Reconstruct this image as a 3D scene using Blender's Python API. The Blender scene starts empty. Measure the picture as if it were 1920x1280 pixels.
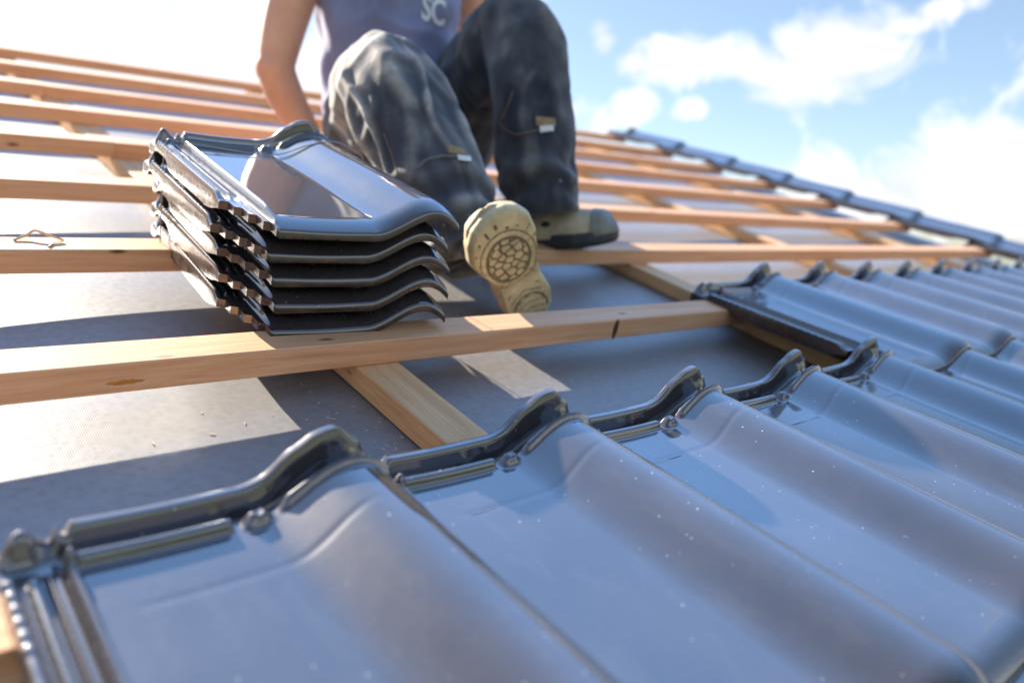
import bpy, math, random
import numpy as np
from mathutils import Matrix, Vector, noise
from mathutils.bvhtree import BVHTree

random.seed(7)
SC = bpy.context.scene
COL = SC.collection

# ------------------------------------------------------------------ frames
# Roof units: 1 unit = S metres; u runs along the battens, v up the slope, w off the batten tops.
S = 0.36
TH = math.radians(18.5)
Z0 = 5.0
CT, ST = math.cos(TH), math.sin(TH)
RIGHT = np.array([0.75227, -0.62483, 0.20901])      # camera axes in roof (u, v, w)
UP = np.array([0.07620, 0.39761, 0.91438])
FWD = np.array([0.65444, 0.67193, -0.34673])
F = 1456.5                                          # focal length in photo pixels (1920 wide)


def R2W(p):
    """roof metres (u, v, w) -> world"""
    p = np.asarray(p, float)
    x, y, z = p[..., 0], p[..., 1], p[..., 2]
    return np.stack([x, y * CT - z * ST, y * ST + z * CT + Z0], -1)


def dirW(p):
    return R2W(p) - R2W([0, 0, 0])


CAM = np.array([0, 0, 1.0]) * S
ROOF = Matrix(((1, 0, 0, 0), (0, CT, -ST, 0), (0, ST, CT, Z0), (0, 0, 0, 1)))


def CP(px, py, d):
    """point seen from the photographer's place: d in roof units -> world metres"""
    q = RIGHT * ((px - 960) / F * d) + UP * ((640 - py) / F * d) + FWD * d + np.array([0, 0, 1.0])
    return R2W(q * S)


# ------------------------------------------------------------------ camera
cam_d = bpy.data.cameras.new('camera')
cam = bpy.data.objects.new('camera', cam_d)
COL.objects.link(cam)
r_, u_, f_ = dirW(RIGHT), dirW(UP), dirW(FWD)
c_ = R2W(CAM)
cam.matrix_world = Matrix(((r_[0], u_[0], -f_[0], c_[0]), (r_[1], u_[1], -f_[1], c_[1]),
                           (r_[2], u_[2], -f_[2], c_[2]), (0, 0, 0, 1)))
cam_d.sensor_width = 36.0
cam_d.lens = 36.0 * F / 1920
cam_d.clip_start = 0.01
cam_d.clip_end = 6000
cam_d.dof.use_dof = True
cam_d.dof.focus_distance = 0.86
cam_d.dof.aperture_fstop = 2.8
SC.camera = cam

# ------------------------------------------------------------------ exposure, sun, sky
SC.view_settings.view_transform = 'Standard'
SC.view_settings.look = 'None'
SC.view_settings.exposure = 1.9
SC.view_settings.gamma = 1.0
SC.cycles.max_bounces = 10
SC.cycles.sample_clamp_indirect = 8

sd = dirW(np.array([-0.35, 3.6, 1.0]))
sd = sd / np.linalg.norm(sd)
SUN_EL = math.asin(sd[2])
SUN_AZ = math.atan2(sd[0], sd[1])          # clockwise from +Y
sun_d = bpy.data.lights.new('sun', 'SUN')
sun_d.energy = 5.0
sun_d.angle = math.radians(0.53)
sun_d.color = (1.0, 0.90, 0.76)
sun = bpy.data.objects.new('sun', sun_d)
COL.objects.link(sun)
sun.rotation_euler = Vector(sd.tolist()).to_track_quat('Z', 'Y').to_euler()
sun.location = (0, 0, 30)

W = bpy.data.worlds.new('World')
SC.world = W
W.use_nodes = True
nt = W.node_tree
nt.nodes.clear()


class NB:
    """small node builder"""

    def __init__(self, tree):
        self.t = tree

    def n(self, kind, **kw):
        nd = self.t.nodes.new(kind)
        for k, v in kw.items():
            setattr(nd, k, v)
        return nd

    def link(self, a, b):
        self.t.links.new(a, b)

    def set(self, sock, v):
        if isinstance(v, bpy.types.NodeSocket):
            self.link(v, sock)
        else:
            sock.default_value = v

    def math(self, op, a, b=0.0, c=None, clamp=False):
        nd = self.n('ShaderNodeMath', operation=op, use_clamp=clamp)
        self.set(nd.inputs[0], a)
        self.set(nd.inputs[1], b)
        if c is not None:
            self.set(nd.inputs[2], c)
        return nd.outputs[0]

    def vmath(self, op, a, b=None):
        nd = self.n('ShaderNodeVectorMath', operation=op)
        self.set(nd.inputs[0], a)
        if b is not None:
            self.set(nd.inputs[1], b)
        return nd.outputs['Value'] if op in ('DOT_PRODUCT', 'LENGTH') else nd.outputs[0]

    def noise(self, vec, scale, detail=4, rough=0.5, dist=0.0, out=0):
        nd = self.n('ShaderNodeTexNoise')
        self.link(vec, nd.inputs['Vector'])
        nd.inputs['Scale'].default_value = scale
        nd.inputs['Detail'].default_value = detail
        nd.inputs['Roughness'].default_value = rough
        nd.inputs['Distortion'].default_value = dist
        return nd.outputs[out]

    def ramp(self, fac, stops, interp='LINEAR'):
        nd = self.n('ShaderNodeValToRGB')
        cr = nd.color_ramp
        cr.interpolation = interp
        while len(cr.elements) > 1:
            cr.elements.remove(cr.elements[-1])
        first = True
        for pos, c in stops:
            if not isinstance(c, (tuple, list)):
                c = (c, c, c)
            e = cr.elements[0] if first else cr.elements.new(pos)
            e.position = pos
            e.color = (*c, 1)
            first = False
        self.set(nd.inputs[0], fac)
        return nd.outputs[0]

    def mix(self, fac, a, b, mode='MIX'):
        nd = self.n('ShaderNodeMix', data_type='RGBA', blend_type=mode)
        self.set(nd.inputs[0], fac)
        for s, v in ((nd.inputs[6], a), (nd.inputs[7], b)):
            if isinstance(v, tuple):
                v = (*v[:3], 1)
            self.set(s, v)
        return nd.outputs[2]

    def scalev(self, vec, s):
        nd = self.n('ShaderNodeMapping')
        self.link(vec, nd.inputs[0])
        nd.inputs['Scale'].default_value = s
        return nd.outputs[0]


b = NB(nt)
out = b.n('ShaderNodeOutputWorld')
bg = b.n('ShaderNodeBackground')
sky = b.n('ShaderNodeTexSky', sky_type='NISHITA')
sky.sun_disc = False
sky.sun_elevation = SUN_EL
sky.sun_rotation = SUN_AZ
sky.altitude = 100
sky.air_density = 1.0
sky.dust_density = 0.7
sky.ozone_density = 2.2
tc = b.n('ShaderNodeTexCoord')
D = tc.outputs['Generated']
# clouds, each standing in its own direction of the sky: (photo bearing x, y, half width, half height, weight)
clouds = [(1535, 120, 145, 82, 1.1), (1620, 90, 90, 50, .7), (1700, 50, 80, 28, .5), (1770, 18, 60, 24, .55),
          (1255, 110, 110, 52, .85), (1195, 120, 70, 40, .55), (1130, 70, 50, 60, .38), (1300, 208, 44, 26, .55), (1385, 120, 60, 30, .3),
          (1190, 190, 60, 50, .35), (1075, 210, 80, 60, .42), (1760, 355, 340, 100, 1.1), (1900, 330, 230, 110, 1.1), (1600, 400, 260, 70, .9),
          (930, -10, 120, 50, .6), (520, 150, 190, 120, .55), (120, 60, 420, 190, .95), (420, 40, 160, 90, .7), (640, 220, 160, 60, .45),  # wide left ones paint the sun's white glow into the sky
          (-300, 100, 600, 300, .8), (2350, 300, 420, 190, 1.3), (3100, 250, 700, 330, 1.3), (2100, 60, 160, 60, .6)]  # far right ones added out of view to brighten the tile crests
acc = None
for (px, py, hw, hh, wt) in clouds:
    v = RIGHT * ((px - 960) / F) + UP * ((640 - py) / F) + FWD
    L = np.linalg.norm(v)
    c = dirW(v / L)
    ax = dirW(RIGHT) * (F / hw) * L
    ay = dirW(UP) * (F / hh) * L
    d0 = b.vmath('SUBTRACT', D, tuple(c))
    a1 = b.vmath('DOT_PRODUCT', d0, tuple(ax))
    a2 = b.vmath('DOT_PRODUCT', d0, tuple(ay))
    q = b.math('ADD', b.math('MULTIPLY', a1, a1), b.math('MULTIPLY', a2, a2))
    q = b.math('SUBTRACT', 1.0, b.math('SQRT', q))
    q = b.math('MAXIMUM', q, -0.6)
    q = b.math('MULTIPLY_ADD', q, 1.0, wt * 0.55 - 0.45)
    acc = q if acc is None else b.math('MAXIMUM', acc, q)
nz = b.noise(D, 11.0, 9, 0.62, 0.9)
nz2 = b.noise(b.scalev(D, (1, 1, 2.2)), 3.0, 6, 0.55, 0.2)
k = b.math('ADD', acc, b.math('MULTIPLY', b.math('SUBTRACT', nz, 0.5), 2.6))
k = b.math('SUBTRACT', k, 0.10)
cl = b.ramp(k, [(-.15, 0.0), (0.08, 0.25), (0.40, 0.78), (0.85, 1.0)])
# scattered clouds over the rest of the sky
fwd_only = b.vmath('DOT_PRODUCT', D, tuple(dirW(FWD)))
rest = b.math('MULTIPLY', b.ramp(nz2, [(0.60, 0.0), (0.74, 0.45)]), b.ramp(fwd_only, [(0.0, 1.0), (0.45, 0.0)]))
cl = b.math('MAXIMUM', cl, rest)
cmul = b.math('MULTIPLY_ADD', nz, 5.5, 3.4)
ccol = b.vmath('MULTIPLY', b.n('ShaderNodeCombineXYZ').outputs[0], (1, 1, 1))
cx = b.n('ShaderNodeCombineXYZ')
b.link(cmul, cx.inputs[0]); b.link(cmul, cx.inputs[1]); b.link(b.math('MULTIPLY', cmul, 1.03), cx.inputs[2])
# a thin high veil lifts the clear sky a little
veil = b.mix(0.14, sky.outputs[0], (4.2, 5.2, 6.4))
sepz = b.n('ShaderNodeSeparateXYZ')
b.link(D, sepz.inputs[0])
hi = b.ramp(sepz.outputs[2], [(.32, 0.0), (.50, 1.0)])
near_sun = b.ramp(b.vmath('DOT_PRODUCT', D, tuple(sd)), [(.35, 0.0), (.85, .55)])
# lilac and bright blue sky patches, added out of view for the tiles to mirror
veil = b.mix(b.math('MULTIPLY', hi, near_sun), veil, (2.3, 3.4, 6.8))
pw = np.array([.70, .62, .50]); pw = dirW(pw / np.linalg.norm(pw))
blue_w = b.ramp(b.vmath('DOT_PRODUCT', D, tuple(pw)), [(.45, 0.0), (.96, .92)])
veil = b.mix(b.math('MULTIPLY', hi, blue_w), veil, (3.5, 7.0, 14.0))
colr = b.mix(cl, veil, cx.outputs[0])
b.link(colr, bg.inputs['Color'])
bg.inputs['Strength'].default_value = 0.05
b.link(bg.outputs[0], out.inputs[0])


# ------------------------------------------------------------------ materials
def mat(name):
    m = bpy.data.materials.new(name)
    m.use_nodes = True
    t = m.node_tree
    bs = t.nodes['Principled BSDF']
    return m, NB(t), bs


def bump(b, bs, h, strength=0.3, dist=0.001):
    bp = b.n('ShaderNodeBump')
    bp.inputs['Strength'].default_value = strength
    bp.inputs['Distance'].default_value = dist
    b.link(h, bp.inputs['Height'])
    b.link(bp.outputs[0], bs.inputs['Normal'])
    return bp


def objc(b):
    return b.n('ShaderNodeTexCoord').outputs['Object']


def rnd(b):
    return b.n('ShaderNodeObjectInfo').outputs['Random']


def shift(b, vec):
    """offset the pattern by the object's own random number"""
    cmb = b.n('ShaderNodeCombineXYZ')
    r = b.math('MULTIPLY', rnd(b), 37.0)
    b.link(r, cmb.inputs[0]); b.link(r, cmb.inputs[1]); b.link(r, cmb.inputs[2])
    return b.vmath('ADD', vec, cmb.outputs[0])


def m_glaze():
    m, b, bs = mat('anthracite_glaze')
    v = shift(b, objc(b))
    n1 = b.noise(v, 9, 5, .6)
    col = b.ramp(n1, [(.35, (.036, .031, .033)), (.65, (.050, .043, .045))])
    vs = b.n('ShaderNodeTexVoronoi')
    b.link(v, vs.inputs['Vector']); vs.inputs['Scale'].default_value = 130
    pick = b.n('ShaderNodeSeparateColor')
    b.link(vs.outputs['Color'], pick.inputs[0])
    spots = b.math('MULTIPLY', b.ramp(vs.outputs['Distance'], [(.07, 1), (.12, 0)]), b.ramp(pick.outputs[0], [(.78, 0), (.84, 1)]))
    dust = b.math('MULTIPLY', spots, b.ramp(b.noise(v, 9, 4, .6), [(.42, 0), (.58, 1)]))
    film = b.ramp(b.noise(b.scalev(v, (1, .35, 1)), 26, 6, .7), [(.52, 0), (.80, .045)])
    col = b.mix(b.math('MAXIMUM', dust, film), col, (.55, .53, .50))
    b.link(col, bs.inputs['Base Color'])
    rg = b.ramp(b.noise(v, 22, 6, .65), [(.4, .40), (.72, .43)])
    b.link(rg, bs.inputs['Roughness'])
    bs.inputs['IOR'].default_value = 1.45
    bs.inputs['Specular IOR Level'].default_value = .10
    bs.inputs['Coat Weight'].default_value = 1.0
    bs.inputs['Coat IOR'].default_value = 2.05
    bs.inputs['Coat Roughness'].default_value = 0.025
    h = b.math('ADD', b.math('MULTIPLY', b.noise(v, 35, 3, .5), 1.0), b.math('MULTIPLY', b.noise(v, 260, 2, .5), .02))
    vd = b.n('ShaderNodeTexVoronoi')
    b.link(v, vd.inputs['Vector']); vd.inputs['Scale'].default_value = 420
    drop = b.math('MULTIPLY', b.ramp(vd.outputs['Distance'], [(.0, 1.0), (.16, .8), (.24, 0)]), b.ramp(b.noise(v, 11, 3, .6), [(.60, 0), (.66, 1)]))
    h = b.math('ADD', h, b.math('MULTIPLY', drop, .5))
    bump(b, bs, h, .35, .0008)
    return m


def m_clay():
    m, b, bs = mat('clay_edge')
    v = shift(b, objc(b))
    n1 = b.noise(v, 45, 6, .7)
    col = b.ramp(n1, [(.38, (.015, .011, .011)), (.52, (.034, .018, .015)), (.66, (.075, .033, .024)), (.82, (.16, .085, .055))])
    b.link(col, bs.inputs['Base Color'])
    b.link(b.ramp(b.noise(v, 30, 4, .6), [(.35, .15), (.6, .45)]), bs.inputs['Roughness'])
    bs.inputs['Coat Weight'].default_value = .7
    bs.inputs['Coat IOR'].default_value = 1.5
    bs.inputs['Coat Roughness'].default_value = 0.16
    bump(b, bs, b.noise(v, 90, 4, .6), .5, .0012)
    return m


def m_wood(name, c0, c1, c2):
    m, b, bs = mat(name)
    v = shift(b, objc(b))
    g = b.scalev(v, (3.0, 60.0, 60.0))
    n1 = b.noise(g, 1.0, 6, .6, 1.2)
    fine = b.noise(b.scalev(v, (14, 420, 420)), 1.0, 4, .65)
    big = b.noise(v, 2.2, 3, .5)
    col = b.ramp(n1, [(.3, c0), (.5, c1), (.72, c2)])
    col = b.mix(b.ramp(fine, [(.45, 0), (.75, .5)]), col, tuple(x * .62 for x in c0))
    col = b.mix(b.ramp(big, [(.4, 0), (.7, .45)]), col, tuple(x * .85 for x in c2))
    col = b.mix(b.math('MULTIPLY', rnd(b), .35), col, c1)
    # knots
    vo = b.n('ShaderNodeTexVoronoi')
    b.link(b.scalev(v, (6.0, 17.0, 17.0)), vo.inputs['Vector'])
    vo.inputs['Scale'].default_value = 1.0
    b.link(b.mix(b.ramp(vo.outputs['Distance'], [(.03, 1), (.085, 0)]), col, tuple(x * .28 for x in c0)), bs.inputs['Base Color'])
    bs.inputs['Roughness'].default_value = .62
    bs.inputs['Specular IOR Level'].default_value = .3
    bump(b, bs, b.math('ADD', fine, b.math('MULTIPLY', b.noise(v, 300, 3, .6), .6)), .45, .0008)
    return m


def m_membrane():
    m, b, bs = mat('underlay_fleece')
    v = objc(b)
    # fine diagonal weave
    w = b.n('ShaderNodeTexWave', wave_type='BANDS', bands_direction='DIAGONAL')
    b.link(v, w.inputs['Vector']); w.inputs['Scale'].default_value = 180
    w2 = b.n('ShaderNodeTexWave', wave_type='BANDS', bands_direction='X')
    b.link(v, w2.inputs['Vector']); w2.inputs['Scale'].default_value = 150
    weave = b.math('ADD', b.math('MULTIPLY', w.outputs['Fac'], .6), b.math('MULTIPLY', w2.outputs['Fac'], .4))
    vo = b.n('ShaderNodeTexVoronoi', feature='SMOOTH_F1')
    b.link(v, vo.inputs['Vector']); vo.inputs['Scale'].default_value = 110
    vo.inputs['Randomness'].default_value = .65
    emb = vo.outputs['Distance']
    base = b.ramp(emb, [(.15, (.175, .17, .17)), (.6, (.23, .222, .217))])
    base = b.mix(b.math('MULTIPLY', weave, .28), base, (.12, .12, .125))
    base = b.mix(b.ramp(b.noise(v, 3.5, 5, .6), [(.45, 0), (.7, .15)]), base, (.27, .26, .25))
    b.link(base, bs.inputs['Base Color'])
    bs.inputs['Roughness'].default_value = .45
    bs.inputs['Specular IOR Level'].default_value = .8
    h = b.math('ADD', b.math('MULTIPLY', emb, .5), b.math('MULTIPLY', weave, .4))
    bump(b, bs, h, .42, .0012)
    return m


def m_plain(name, c, rough=.6, var=.15, scale=30, bm=.0, bd=.0006, metal=0.0):
    m, b, bs = mat(name)
    v = objc(b)
    n1 = b.noise(v, scale, 5, .6)
    b.link(b.ramp(n1, [(.3, tuple(x * (1 - var) for x in c)), (.7, tuple(min(1, x * (1 + var)) for x in c))]), bs.inputs['Base Color'])
    bs.inputs['Roughness'].default_value = rough
    bs.inputs['Metallic'].default_value = metal
    if bm:
        bump(b, bs, b.noise(v, scale * 6, 4, .6), bm, bd)
    return m


def m_skin():
    m, b, bs = mat('skin')
    v = objc(b)
    b.link(b.ramp(b.noise(v, 14, 5, .6), [(.3, (.68, .33, .20)), (.7, (.80, .42, .27))]), bs.inputs['Base Color'])
    bs.inputs['Roughness'].default_value = .48
    bs.inputs['Subsurface Weight'].default_value = .12
    bs.inputs['Subsurface Radius'].default_value = (.012, .004, .002)
    bs.inputs['Subsurface Scale'].default_value = 1.0
    bump(b, bs, b.noise(v, 300, 4, .6), .2, .0006)
    return m


def m_cloth(name, c, dusty, dustamt, weave=1200):
    m, b, bs = mat(name)
    v = objc(b)
    base = b.ramp(b.noise(v, 9, 5, .6), [(.3, tuple(x * .8 for x in c)), (.7, tuple(x * 1.2 for x in c))])
    at = b.n('ShaderNodeAttribute', attribute_name='wear')
    pt = b.n('ShaderNodeNewGeometry').outputs['Pointiness']
    ridge = b.math('ADD', b.math('MULTIPLY', b.ramp(pt, [(.50, 0), (.58, 1)]), .35), at.outputs['Fac'], clamp=True)
    dn = b.ramp(b.noise(v, 16, 6, .7), [(.35, .25), (.65, 1)])
    fac = b.math('MULTIPLY', b.math('MULTIPLY', ridge, dn), dustamt)
    blot = b.math('MULTIPLY', b.ramp(b.noise(v, 7, 6, .7), [(.5, 0), (.75, .35)]), dustamt)
    col = b.mix(b.math('MAXIMUM', fac, blot), base, dusty)
    spk = b.n('ShaderNodeTexVoronoi')
    b.link(v, spk.inputs['Vector']); spk.inputs['Scale'].default_value = 34
    sp = b.math('MULTIPLY', b.ramp(spk.outputs['Distance'], [(.07, 1), (.1, 0)]), b.ramp(b.noise(v, 6, 2, .5), [(.55, 0), (.62, dustamt * .8)]))
    col = b.mix(sp, col, (.55, .53, .5))
    b.link(col, bs.inputs['Base Color'])
    bs.inputs['Roughness'].default_value = .82
    bs.inputs['Sheen Weight'].default_value = .25
    bs.inputs['Specular IOR Level'].default_value = .2
    h = b.math('ADD', b.noise(v, 55, 5, .6), b.math('MULTIPLY', b.noise(v, weave, 2, .5), .15))
    bump(b, bs, h, .35, .003)
    return m


M = dict(glaze=m_glaze(), clay=m_clay(),
         wood=m_wood('batten_wood', (.56, .26, .118), (.70, .385, .205), (.76, .485, .30)),
         wood2=m_wood('counter_wood', (.54, .28, .12), (.68, .41, .20), (.74, .48, .28)),
         fleece=m_membrane(), skin=m_skin(),
         trousers=m_cloth('trouser_cloth', (.025, .030, .042), (.30, .28, .25), .7),
         trousers2=m_cloth('trouser_cloth_dusty', (.042, .046, .058), (.52, .47, .41), .85),
         shirt=m_cloth('shirt_cloth', (.22, .25, .42), (.46, .43, .50), .6),
         thread=m_plain('tan_thread', (.30, .20, .10), .8, .3, 80),
         label=m_plain('white_label', (.72, .72, .70), .7, .06),
         print_=m_plain('white_print', (.75, .77, .80), .7, .05),
         sole=m_plain('crepe_rubber', (.60, .49, .28), .62, .28, 26, .3, .001),
         groove=m_plain('dirty_rubber', (.19, .15, .085), .8, .2, 26, .3, .001),
         suede=m_plain('beige_suede', (.56, .46, .31), .85, .25, 30, .5, .001),
         cap=m_plain('grey_toe_rubber', (.20, .20, .165), .55, .2, 30, .2, .0006),
         dark=m_plain('black_rubber', (.035, .036, .04), .6, .2),
         hair=m_plain('brown_hair', (.08, .045, .025), .5, .3, 60, .8, .004),
         eye=m_plain('eye_white', (.7, .68, .65), .2, .02),
         steel=m_plain('steel_wire', (.35, .34, .33), .35, .1, metal=1.0),
         shaving=m_plain('pale_shaving', (.66, .50, .32), .7, .1, 60),
         added_hill=m_plain('added_dark_hill', (.035, .045, .022), .95, .5, .12),
         knot=m_plain('knot_wood', (.07, .025, .012), .6, .4, 120, .4, .0006), resin=m_plain('amber_resin', (.42, .17, .02), .25, .3, 90),
         grass=m_plain('grass_ground', (.125, .14, .095), .9, .3, .03),
         plaster=m_plain('plaster', (.55, .52, .47), .85, .08, 3),
         )


# ------------------------------------------------------------------ mesh helpers
def mesh_obj(name, verts, faces, m=None, parent=None, smooth=False, angle=None, fmat=None, matrix=None):
    me = bpy.data.meshes.new(name)
    me.from_pydata([tuple(map(float, p)) for p in verts], [], [tuple(map(int, f)) for f in faces])
    mats = m if isinstance(m, (list, tuple)) else [m]
    for q in mats:
        if q:
            me.materials.append(q)
    if fmat is not None:
        me.polygons.foreach_set('material_index', np.asarray(fmat, dtype=np.int32))
    if smooth:
        me.polygons.foreach_set('use_smooth', np.ones(len(me.polygons), dtype=bool))
        if angle:
            me.set_sharp_from_angle(angle=math.radians(angle))
    me.update()
    o = bpy.data.objects.new(name, me)
    COL.objects.link(o)
    if matrix is not None:
        o.matrix_world = matrix
    if parent:
        o.parent = parent
    return o


def tag(o, label=None, cat=None, group=None, kind=None):
    if label: o['label'] = label
    if cat: o['category'] = cat
    if group: o['group'] = group
    if kind: o['kind'] = kind
    return o


def empty(name, mtx, label, cat, group=None):
    o = bpy.data.objects.new(name, None)
    o.empty_display_size = .05
    COL.objects.link(o)
    o.matrix_world = mtx
    return tag(o, label, cat, group)


def roofM(u, v, w, rz=0.0, rx=0.0):
    """local frame sitting on the roof; u, v, w in metres"""
    return ROOF @ Matrix.Translation((u, v, w)) @ Matrix.Rotation(rz, 4, 'Z') @ Matrix.Rotation(rx, 4, 'X')


def box(x0, x1, y0, y1, z0, z1, bev=.0015):
    """bevelled box, long axis x"""
    V, Fc = [], []
    prof = [(y0 + bev, z0), (y1 - bev, z0), (y1, z0 + bev), (y1, z1 - bev), (y1 - bev, z1), (y0 + bev, z1), (y0, z1 - bev), (y0, z0 + bev)]
    n = max(2, int((x1 - x0) / .12))
    for i in range(n + 1):
        x = x0 + (x1 - x0) * i / n
        V += [(x, y, z) for y, z in prof]
    for i in range(n):
        for j in range(8):
            a, c = i * 8 + j, i * 8 + (j + 1) % 8
            Fc.append((a, a + 8, c + 8, c))
    Fc.append(tuple(range(8)))
    Fc.append(tuple(n * 8 + j for j in reversed(range(8))))
    return V, Fc


def catmull(P, n):
    P = np.asarray(P, float)
    Q = np.vstack([2 * P[0] - P[1], P, 2 * P[-1] - P[-2]])
    o = []
    for i in range(1, len(Q) - 2):
        for k in range(n):
            t = k / n
            a, b_, c, d = Q[i - 1], Q[i], Q[i + 1], Q[i + 2]
            o.append(.5 * ((2 * b_) + (-a + c) * t + (2 * a - 5 * b_ + 4 * c - d) * t * t + (-a + 3 * b_ - 3 * c + d) * t ** 3))
    o.append(Q[-2])
    return np.array(o)


def tube(P, R, ref=(0, 0, 1), n=8, seg=24, disp=None, caps=True):
    """smooth tapering tube; R per point = (ra, rb) metres: ra along ref x t, rb along ref"""
    P = np.asarray(P, float)
    R = np.array([(r, r) if np.isscalar(r) else r for r in R], float)
    A = catmull(np.hstack([P, R]), n)
    C, RR = A[:, :3], np.abs(A[:, 3:5])
    T = np.gradient(C, axis=0)
    T /= np.linalg.norm(T, axis=1)[:, None] + 1e-9
    x = None
    V = []
    for i in range(len(C)):
        if x is None:
            x = np.cross(np.asarray(ref, float), T[i])
        x = x - T[i] * x.dot(T[i])
        x /= np.linalg.norm(x)
        y = np.cross(T[i], x)
        s = i / (len(C) - 1)
        for j in range(seg):
            a = 2 * math.pi * j / seg
            d = disp(s, a) if disp else 0
            V.append(C[i] + x * math.cos(a) * (RR[i, 0] + d) + y * math.sin(a) * (RR[i, 1] + d))
    Fc = []
    m_ = len(C)
    for i in range(m_ - 1):
        for j in range(seg):
            j2 = (j + 1) % seg
            Fc.append((i * seg + j, i * seg + j2, (i + 1) * seg + j2, (i + 1) * seg + j))
    if caps:
        V.append(C[0]); V.append(C[-1])
        for j in range(seg):
            j2 = (j + 1) % seg
            Fc.append((len(V) - 2, j2, j))
            Fc.append((len(V) - 1, (m_ - 1) * seg + j, (m_ - 1) * seg + j2))
    return V, Fc


def ball(c, r, n=16):
    V, Fc = [], []
    c = np.asarray(c, float)
    r = np.asarray(r if not np.isscalar(r) else (r, r, r), float)
    for i in range(n + 1):
        a = math.pi * i / n
        for j in range(2 * n):
            t = math.pi * j / n
            V.append(c + r * np.array([math.sin(a) * math.cos(t), math.sin(a) * math.sin(t), math.cos(a)]))
    for i in range(n):
        for j in range(2 * n):
            j2 = (j + 1) % (2 * n)
            Fc.append((i * 2 * n + j, (i + 1) * 2 * n + j, (i + 1) * 2 * n + j2, i * 2 * n + j2))
    return V, Fc


def join(parts):
    V, Fc = [], []
    for v, f in parts:
        k_ = len(V)
        V += [tuple(p) for p in v]
        Fc += [tuple(i + k_ for i in q) for q in f]
    return V, Fc


def remeshed(name, parts, m, parent, voxel, smooth_it=6, post=None):
    V, Fc = join(parts)
    tmp = mesh_obj('tmp', V, Fc)
    md = tmp.modifiers.new('r', 'REMESH'); md.mode = 'VOXEL'; md.voxel_size = voxel
    ms = tmp.modifiers.new('s', 'SMOOTH'); ms.iterations = smooth_it; ms.factor = .5
    dg = bpy.context.evaluated_depsgraph_get()
    me = bpy.data.meshes.new_from_object(tmp.evaluated_get(dg))
    bpy.data.objects.remove(tmp)
    me.name = name
    me.materials.clear()
    for q in (m if isinstance(m, (list, tuple)) else [m]):
        me.materials.append(q)
    if post:
        n_ = len(me.vertices)
        co = np.zeros(n_ * 3); me.vertices.foreach_get('co', co)
        no = np.zeros(n_ * 3); me.vertices.foreach_get('normal', no)
        co = post(co.reshape(-1, 3), no.reshape(-1, 3))
        me.vertices.foreach_set('co', co.ravel())
    me.polygons.foreach_set('use_smooth', np.ones(len(me.polygons), dtype=bool))
    me.update()
    o = bpy.data.objects.new(name, me)
    COL.objects.link(o)
    if parent:
        o.parent = parent
    return o


# ------------------------------------------------------------------ the setting
def sheet(name, x0, x1, y0, y1, z, n, m, fn=None, matrix=None, parent=None, n2=None):
    xs, ys = np.linspace(x0, x1, n + 1), np.linspace(y0, y1, (n2 or n) + 1)
    V = [(x, y, z + (fn(x, y) if fn else 0)) for y in ys for x in xs]
    Fc = [(j * (n + 1) + i, j * (n + 1) + i + 1, (j + 1) * (n + 1) + i + 1, (j + 1) * (n + 1) + i) for j in range(n2 or n) for i in range(n)]
    return mesh_obj(name, V, Fc, m, parent, True, matrix=matrix)


tag(sheet('ground', -3000, 3000, -3000, 3000, 0, 40, M['grass']), kind='structure')

MEMB = -0.175 * S
# unseen dark ridge added behind the viewpoint to darken the horizon in tile reflections
V, Fc = [], []
NH = 160
for i in range(NH + 1):
    az = math.radians(135 + (350 - 135) * i / NH)
    for j, (rad, fr) in enumerate(((150, 0), (172, .62), (200, .93), (240, 1.0), (300, .8))):
        hh = (22 + 12 * noise.noise(Vector((az * 2.2, 1, 3))) + 5 * noise.noise(Vector((az * 11, j, 5))) + 3 * noise.noise(Vector((az * 34, j * 2, 9)))) * fr
        V.append((math.sin(az) * rad, math.cos(az) * rad, max(-.5, hh * min(1, i / 12, (NH - i) / 12))))
for i in range(NH):
    for j in range(4):
        a = i * 5 + j
        Fc.append((a, a + 1, a + 6, a + 5))
tag(mesh_obj('added_hills', V, Fc, M['added_hill'], None, True), kind='structure')
RAFT = [(-1.165 + 2.47 * i) * S for i in range(0, 5)]


def sag(x, y):
    """the membrane hangs a few millimetres between the rafters"""
    t = ((x - RAFT[0]) / (2.47 * S)) % 1.0
    s = math.sin(math.pi * t)
    wr = noise.noise(Vector((x * 1.3 + y * .5, y * 5 - x * 1.2, 5)))
    return -.004 * s * s - .0022 * s * max(0, 1 - abs(wr) * 7) + .0022 * noise.noise(Vector((x * 3, y * 2.2, 0))) * min(1, 3 * s) - .001


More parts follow.
